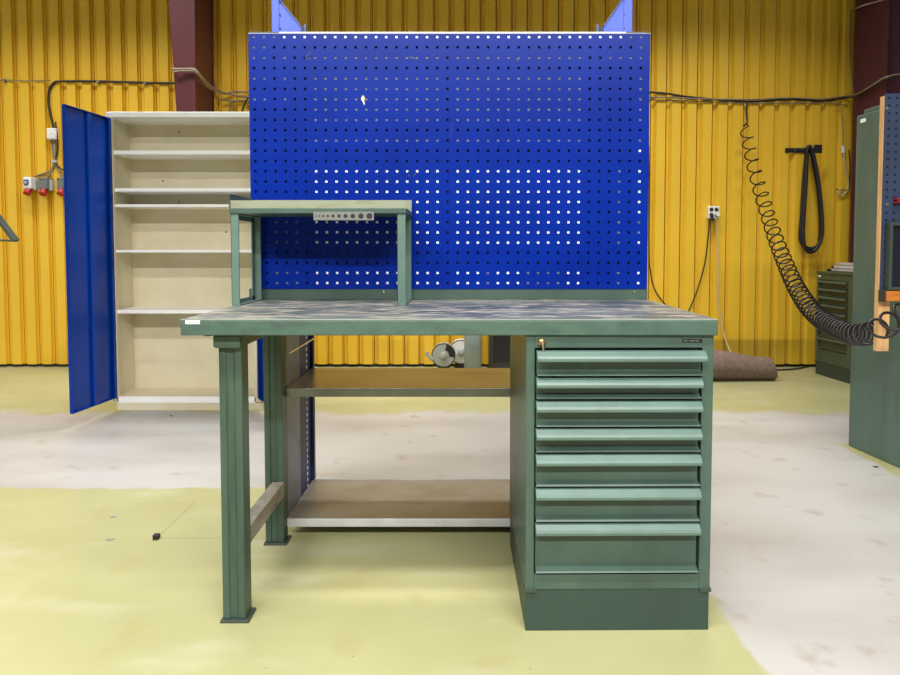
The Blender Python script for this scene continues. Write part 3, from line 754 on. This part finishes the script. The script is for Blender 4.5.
# ---- black hose loop on its bracket
br0, br1 = P(785, 148.2, YW), P(814, 152.8, YW)
hb = thing('hose_bracket', 'black steel bracket on the wall with a looped hose over it', 'bracket', ((br0.x+br1.x)/2, YW, br1.z))
b = hb.location
MB(b).box(br0.x, br1.x-.02, YW-.012, YW, br1.z, br0.z).build('bar', 'black', hb, .002)
pg = MB(b).tube([Vector((br1.x-.045, YW-.005, br1.z+.02)), Vector((br1.x-.045, YW-.12, br1.z+.02))], .010, 12); pg.box(br1.x-.065, br1.x+.005, YW-.13, YW-.118, br1.z-.02, br0.z+.012)
pg.build('peg', 'black', hb)
for u in (795, 803):
    p = P(u, 150, YW-.012); MB(b).lathe([(.007, -.004), (.007, .001)], p, 'y', 10).build('screw', 'chrome', hb)
hz = MB()
for i, (o_, dx_, dv) in enumerate(((.04, 0, 0), (.068, -1.2, -2), (.095, 1.0, 1.5))):
    pts = [(807.6+dx_*.2, 148), (806.5+dx_*.3, 156), (804.8+dx_, 185), (802.6+dx_, 220), (801.8+dx_*1.3, 236), (804.5+dx_, 247.5+dv), (811, 250.5+dv), (817.5-dx_, 247+dv), (821+dx_*.5, 237), (821.5+dx_*.6, 222), (819+dx_*.6, 190), (814+dx_*.5, 160), (811+dx_*.3, 149), (809.4, 146.2), (807.6+dx_*.2, 148)]
    hz.tube(spline([W(u, v, o_) for u, v in pts], 8), .016, 10)
tag(hz.build('rubber_hose', 'black', None, 0, True), 'long black rubber hose hung in a loop on the wall bracket', 'hose')

# ---- coiled air hose
tab = [(744.5, 124, 6.06, 0), (746, 132, 6.04, .5), (752, 160, 5.95, 3), (760, 190, 5.8, 5.6), (768, 216, 5.6, 8.3), (776, 240, 5.35, 11.2), (785, 263, 5.05, 14.8), (795, 285, 4.7, 19), (808, 306, 4.3, 24.5), (822, 319.5, 3.95, 29.5), (838, 329, 3.55, 35.5), (852, 334, 3.25, 40), (866, 334, 2.98, 43), (878, 330, 2.78, 44.6), (890, 323, 2.66, 45.7), (903, 314, 2.56, 46.8), (925, 303, 2.45, 48)]
path = spline([P(u, v, Y) for u, v, Y, t in tab], 30)
turns = spline([Vector((t, 0, 0)) for *_, t in tab], 30)
rad = spline([Vector((r, 0, 0)) for r in (.012, .045, .052, .055, .055, .056, .056, .056, .056, .055, .052, .049, .046, .044, .043, .042, .040)], 30)
hp = []
for i in range(len(path)-1):
    t0, t1 = turns[i].x, turns[i+1].x; k = max(2, int((t1-t0)*18))
    tn = (path[min(i+1, len(path)-1)]-path[max(i-1, 0)]).normalized()
    A = tn.cross(Vector((0, 1, 0)))
    A.normalize(); Bv = tn.cross(A)
    for j in range(k):
        q = j/k; th = 2*math.pi*(t0+(t1-t0)*q)
        hp.append(path[i].lerp(path[i+1], q)+(A*math.cos(th)+Bv*math.sin(th))*rad[i].x)
ah = thing('air_hose', 'black coiled air hose hanging from the wall cable and looping to the right', 'hose', P(745, 130, 6.05))
MB(ah.location).tube(hp, .0058, 7).build('coil', 'hose', ah, 0, True)
MB(ah.location).tube(spline([P(747, 101, 6.13), P(746.5, 112, 6.12), P(747, 122, 6.1), P(744, 126, 6.07), hp[0]], 8), .008, 7).build('hose_end', 'hose', ah, 0, True)

# ---- rolled carpet
ra = F(773, 382.5); yr = ra.y+.12
cr_ = MB(); n = 26
xa, xb = Xp(690, yr), Xp(772, yr, 370)
N = 16
sp_ = []
for i in range(N+1):
    t = i/N; x = xa+(xb-xa)*t
    r = .128-.030*min(1, max(0, (t-.35)/.45))**1.0
    if i == N: r *= .93
    sp_.append((x, r))
vs = []
for x, r in sp_:
    for j in range(n):
        th = 2*math.pi*j/n; ry = r*(1.06 if math.cos(th) > 0 else 1)
        vs.append((x+.012*math.sin(th*2+x*5), yr+ry*math.cos(th), max(0.001, r*.96+r*math.sin(th)*(.98))))
fs = [(i*n+j, i*n+(j+1) % n, (i+1)*n+(j+1) % n, (i+1)*n+j) for i in range(N) for j in range(n)]
cr_.add(vs, fs)
# spiral end face
e0 = N*n
cv = [Vector(vs[e0+j]) for j in range(n)]; cc_ = sum(cv, Vector())/n
rings = [cv]
ev = []; ef = []
for q, s_ in enumerate((1, .82, .8, .55, .52, .25, .22, .06)):
    for j in range(n):
        p_ = cc_.lerp(cv[j], s_); p_.x += (-.012 if q in (2, 3, 6) else .0); ev.append(p_)
for q in range(7):
    for j in range(n): ef.append((q*n+j, q*n+(j+1) % n, (q+1)*n+(j+1) % n, (q+1)*n+j))
ef.append(tuple(7*n+j for j in range(n)))
cr_.add(ev, ef); cr_.add([vs[j] for j in range(n)], [tuple(range(n))])
tag(cr_.build('carpet_roll', 'carpet', None, 0, True), 'brown felt carpet rolled up on the floor against the yellow wall', 'carpet')

# ---- far drawer cabinet
q0, q1 = F(815, 373.5), F(849.5, 384)
d = (q1-q0); d.z = 0; wfc = d.length; ang = math.atan2(d.y, d.x)
fc = thing('drawer_cabinet', 'dark olive green drawer cabinet by the wall beyond the tall locker', 'drawer cabinet', (q0.x, q0.y, 0), ang)
zt = P(815.5, 271, q0.y).z
vt = [(x_, zt-(x_)*zt) for x_ in (.085, .16, .235, .31, .385, .46, .535, .63)]
drawer_cabinet(fc, 0, wfc, 0, .6, 0, zt-.02, .115, .035, wfc-.05, [v[1] for v in vt], .235, 'far_green', 'far_green', 'dark_green', .75, False)
MB().box(-.004, wfc+.004, -.008, .605, zt-.02, zt).build('top_panel', 'far_green', fc, .003)
cl = MB().box(.02, .05, -.0025, 0, zt-.05, zt-.035).build('label_plate', 'white', fc)
# flat silver folders on top
R = Matrix.Rotation(ang, 4, 'Z')
for i, (lab, c) in enumerate((('lowest silver folder of the pile on the far drawer cabinet', 'silver'), ('middle silver folder of the pile on the far drawer cabinet', 'galv_light'), ('topmost pale folder of the pile on the far drawer cabinet', 'silver'))):
    o_ = thing('folder', lab, 'folder', (q0.x, q0.y, zt+i*.026), ang+.0, 'folders on the far drawer cabinet')
    a0 = .14+.015*i
    MB().box(a0, wfc+.12, .03+.01*i, .34, .002, .0245).build('cover', c, o_, .006)
    MB().box(a0-.09+.03*i, a0-.0005, .05+.01*i, .3, 0.001, .022).build('spine', 'black', o_, .004)

# ---- tall green locker
g0, g1 = F(848, 445.5), F(898.5, 468)
xk = (g0.x+g1.x)/2
lock = thing('locker', 'tall grey-green steel locker at the right edge of the photo', 'locker', (xk+.3, 3.3, 0))
b = lock.location
zk = P(855, 116, g0.y).z
ang = math.atan2(g1.x-g0.x, g0.y-g1.y)
yk0 = 2.98
slope = (g1.x-g0.x)/(g1.y-g0.y)
xkn = g0.x+slope*(yk0-g0.y)
MB(b).prism([(g0.x, g0.y), (xkn, yk0), (xkn+.9, yk0), (g0.x+.9, g0.y)], 'z', 0.0, zk).build('body', 'locker', lock, .006)
MB(b).prism([(g0.x+.02, g0.y-.03), (xkn+.02, yk0+.02), (xkn+.88, yk0+.02), (g0.x+.88, g0.y-.03)], 'z', zk, zk+.028).build('top_panel', 'locker', lock, .006)
lp0 = P(860, 119, g0.y-.06)
MB(b).hexa([(g0.x+slope*(-.075)-.002, g0.y-.075, zk-.045), (g0.x+slope*(-.035)-.002, g0.y-.035, zk-.045), (g0.x+slope*(-.035)+.002, g0.y-.035, zk-.045), (g0.x+slope*(-.075)+.002, g0.y-.075, zk-.045)],
           [(g0.x+slope*(-.075)-.002, g0.y-.075, zk-.025), (g0.x+slope*(-.035)-.002, g0.y-.035, zk-.025), (g0.x+slope*(-.035)+.002, g0.y-.035, zk-.025), (g0.x+slope*(-.075)+.002, g0.y-.075, zk-.025)]).build('label_sticker', 'white', lock)

# ---- second tool board at the right edge
YT = 2.80
tb = thing('tool_board', 'blue-grey perforated tool board on a pale wooden batten, cut by the right edge', 'pegboard', (Xp(930, YT), YT, 0))
b = tb.location
bx0, bx1 = Xp(882.3, YT, 200), Xp(1005, YT, 200)
bz1, bz0 = Zp(93.5, YT), Zp(300, YT)
ps = .0385
c0 = Xp(886.6, YT, 200); z0_ = Zp(98, YT)
cxs2 = [c0+ps*i*.82 for i in range(16)]; cxs2 = [x for x in cxs2 if x < bx1-.01]
czs2 = [z0_-ps*.81*i for i in range(40)]; czs2 = sorted(z for z in czs2 if z > bz0+.02)
vs, fs = perforated(bx0, bx1, bz0, bz1, cxs2, czs2, .0098, YT, .002)
MB(b).add(vs, fs).build('perforated_sheet', 'board_blue', tb)
MB(b).box(bx0+.002, bx1, YT+.0025, YT+.004, bz0, bz1).build('dark_backing', 'dark_gap', tb)
MB(b).box(Xp(876.8, YT+.01, 330), Xp(888.6, YT+.01, 330), YT+.006, YT+.032, Zp(351.5, YT), Zp(95.5, YT)).build('batten', 'wood', tb, .001)
MB(b).box(Xp(985, YT), Xp(1000, YT), YT+.006, YT+.05, 0, bz1).build('rear_post', 'navy', tb)
MB(b).box(Xp(970, YT), Xp(1060, YT), YT-.25, YT+.12, 0, .03).build('foot_plate', 'navy', tb, .004)
orr = MB(b).box(Xp(883.5, YT-.03, 295), Xp(960, YT), YT-.04, YT-.001, Zp(301, YT-.03), Zp(291, YT-.03)).build('ledge', 'orange_wood', tb, .002); orr['label'] = 'orange wooden ledge'
MB(b).box(Xp(882.6, YT-.03, 295), Xp(884.6, YT-.03, 295), YT-.041, YT-.001, Zp(302, YT-.03), Zp(290, YT-.03)).build('ledge_end', 'dark_box', orr)
for v in (108.5, 204.5):
    MB(b).lathe([(.006, -.004), (.006, 0)], P(886.6, v, YT), 'y', 12).build('screw', 'chrome', tb)
bxr = thing('framed_panel', 'dark framed box hung on the tool board at the right edge above the orange ledge', 'panel', P(905, 290, YT-.02))
b = bxr.location
fx0, fx1 = Xp(889, YT-.03, 250), Xp(925, YT-.03, 250); fz1, fz0 = Zp(222.5, YT-.03), Zp(290.2, YT-.03)
frm = MB(b); t_ = .013
frm.box(fx0, fx0+t_, YT-.036, YT-.002, fz0, fz1); frm.box(fx1-t_, fx1, YT-.036, YT-.002, fz0, fz1)
frm.box(fx0+t_, fx1-t_, YT-.036, YT-.002, fz1-t_, fz1); frm.box(fx0+t_, fx1-t_, YT-.036, YT-.002, fz0, fz0+t_)
frm.build('frame', 'dark_green', bxr, .002)
MB(b).box(fx0+t_, fx1-t_, YT-.018, YT-.01, fz0+t_, fz1-t_).build('pane', 'pane', bxr)
rc = P(896, 200.5, YT); o_ = MB(); o_.box(rc.x-.012, rc.x+.05, YT-.03, YT-.0005, rc.z-.006, rc.z+.008); o_.box(rc.x-.012, rc.x-.004, YT-.05, YT-.0005, rc.z-.012, rc.z+.004)
tag(o_.build('tool_hook', 'red', None, .002), 'small red tool hook on the board at the right edge', 'hook')

# ---- things by the far wall seen under the worktop
def drum(u, v, r_, Y, dpt, label, mt, wedge):
    p = P(u, v, Y); R_ = r_/FPX*Y
    d_ = thing('fan_housing', label, 'fan', (p.x, Y, 0)); b = d_.location
    MB(b).lathe([(R_*.97, 0), (R_, .004), (R_, dpt), (R_*.9, dpt+.004)], p, 'y', 40).build('shell', mt, d_, 0)
    MB(b).lathe([(R_*1.03, -.006), (R_*1.03, .006)], p, 'y', 40).build('rim', 'dark_box', d_)
    MB(b).lathe([(R_*.94, -.011), (R_*.94, -.004)], p, 'y', 40).build('cover', mt, d_)
    MB(b).lathe([(R_*.12, -.04), (R_*.28, -.035), (R_*.32, -.010)], p, 'y', 24).build('hub', 'grey_plastic' if not wedge else 'drum', d_, 0)
    if wedge:
        k = [(p.x+R_*.3*math.cos(1.2), p.z+R_*.3*math.sin(1.2))]
        arc = [(p.x+R_*.97*math.cos(t), p.z+R_*.97*math.sin(t)) for t in [-.18+ (1.3+.18)*i/10 for i in range(11)]]
        inn = [(p.x+R_*.48*math.cos(t), p.z+R_*.48*math.sin(t)) for t in [1.3-(1.48)*i/6 for i in range(7)]]
        MB(b).prism(arc+inn, 'y', Y-.0125, Y-.0105).build('opening', 'black', d_)
        MB(b).tube(spline([p+Vector((-R_*.9, .0, -.4*R_)), p+Vector((-R_*1.2, .0, -.1*R_)), p+Vector((-R_*1.42, 0, .15*R_)), p+Vector((-R_*1.35, 0, .3*R_))], 6), .016, 10).build('lever', 'drum', d_, 0, True)
    MB(b).box(p.x-R_*.5, p.x+R_*.5, Y, Y+dpt, 0, max(.02, p.z-R_*.8)).build('foot', 'dark_box', d_)
drum(443.5, 355.3, 11.8, 5.86, .10, 'grey round fan housing with a dark opening, under the worktop by the wall', 'drum', True)
drum(461, 352, 12.0, 6.0, .10, 'white round fan housing behind the one with the dark opening', 'white_plastic', False)
q = F(473, 383); pr_ = 8.8/FPX*q.y
pp = thing('upright_pipe', 'thick grey pipe standing upright behind the workbench', 'pipe', (q.x, q.y+pr_, 0)); b = pp.location
MB(b).lathe([(pr_, 0), (pr_, .72)], Vector((q.x, q.y+pr_, 0)), 'z', 32).build('tube', 'pipe_grey', pp, 0, True)
MB(b).lathe([(pr_*1.12, .68), (pr_*1.12, .78)], Vector((q.x, q.y+pr_, 0)), 'z', 32).build('collar', 'darkgrey_plastic', pp, 0)
q = F(490, 379)
dk = thing('machine_box', 'dark box standing behind the grey pipe, seen under the worktop', 'machine', (q.x+.2, q.y+.2, 0)); b = dk.location
MB(b).box(q.x, q.x+.42, q.y, q.y+.4, .03, .80).build('body', 'dark_box', dk, .01)
MB(b).box(q.x-.012, q.x+.43, q.y-.01, q.y+.41, 0, .03).build('base', 'plinth', dk, .004)
MB(b).box(q.x+.03, q.x+.39, q.y-.006, q.y, .15, .70).build('front_panel', 'black_gloss', dk, .004)

# ---- green trestle at the left edge
Yt = 3.1
tt = thing('steel_stand', 'dark green triangular steel bracket poking in at the left edge', 'stand', (Xp(-24, Yt), Yt, 0)); b = tt.location
MB(b).box(Xp(-60, Yt), Xp(-50, Yt), Yt-.02, Yt+.02, 0, Zp(190, Yt)).build('post', 'dark_green', tt, .002)
MB(b).box(Xp(-85, Yt), Xp(-44, Yt), Yt-.16, Yt+.16, 0, .012).build('foot_plate', 'dark_green', tt, .002)
def bar(a, c, th, name):
    a, c = P(*a, Yt), P(*c, Yt); d_ = (c-a).normalized(); n_ = Vector((-d_.z, 0, d_.x))*th/2; o_ = Vector((0, .018, 0))
    return MB(b).hexa([a-n_-o_, a+n_-o_, a+n_+o_, a-n_+o_], [c-n_-o_, c+n_-o_, c+n_+o_, c-n_+o_]).build(name, 'dark_green', tt, .002)
bar((-52, 151), (16, 241), .017, 'brace'); bar((-52, 238), (14.5, 240.8), .009, 'arm')

# ---- small black block on the floor
q = F(156.5, 539)
tag(MB().box(q.x-.011, q.x+.011, q.y-.011, q.y+.011, 0, .019).build('rubber_block', 'black', None, .003), 'small black rubber cube lying on the yellow floor left of the bench leg', 'block')
for i, (u, v, s_, lab) in enumerate(((113, 517, .012, 'flat brown crumb on the yellow floor, left of the black cube and further back'), (110, 539.5, .014, 'flat brown crumb on the yellow floor, left of the black cube and level with it'), (171, 416, .010, 'dark crumb on the pale floor before the white cabinet'), (876, 467, .012, 'dark crumb on the floor beside the tall locker'))):
    q = F(u, v); o_ = MB(); k = 9
    ring = [(q.x+s_*(1+.4*random.random())*math.cos(t*2*math.pi/k), q.y+s_*.7*(1+.4*random.random())*math.sin(t*2*math.pi/k)) for t in range(k)]
    o_.prism(ring, 'z', 0, .003)
    tag(o_.build('floor_crumb', 'worn_bar' if i < 2 else 'dark_box', None, .001), lab, 'crumb')

# ---- repeats share a group
for base, g in (('power_socket', 'power sockets in a row on the yellow wall'), ('socket_cable', 'cables fanning out to the sockets'), ('cable_clip', 'clips along the upper left cables'),
                ('column_cable', 'cables wrapped round the red column'), ('drop_wire', 'wires behind the white cabinet'), ('wall_cable', 'cables along the right wall'),
                ('cord', 'cords hanging on the wall right of the tool board'), ('floor_crumb', 'crumbs on the floor'), ('fan_housing', 'fan housings by the wall under the worktop')):
    for o in bpy.data.objects:
        if o.parent is None and o.name.split('.')[0] == base: o['group'] = g
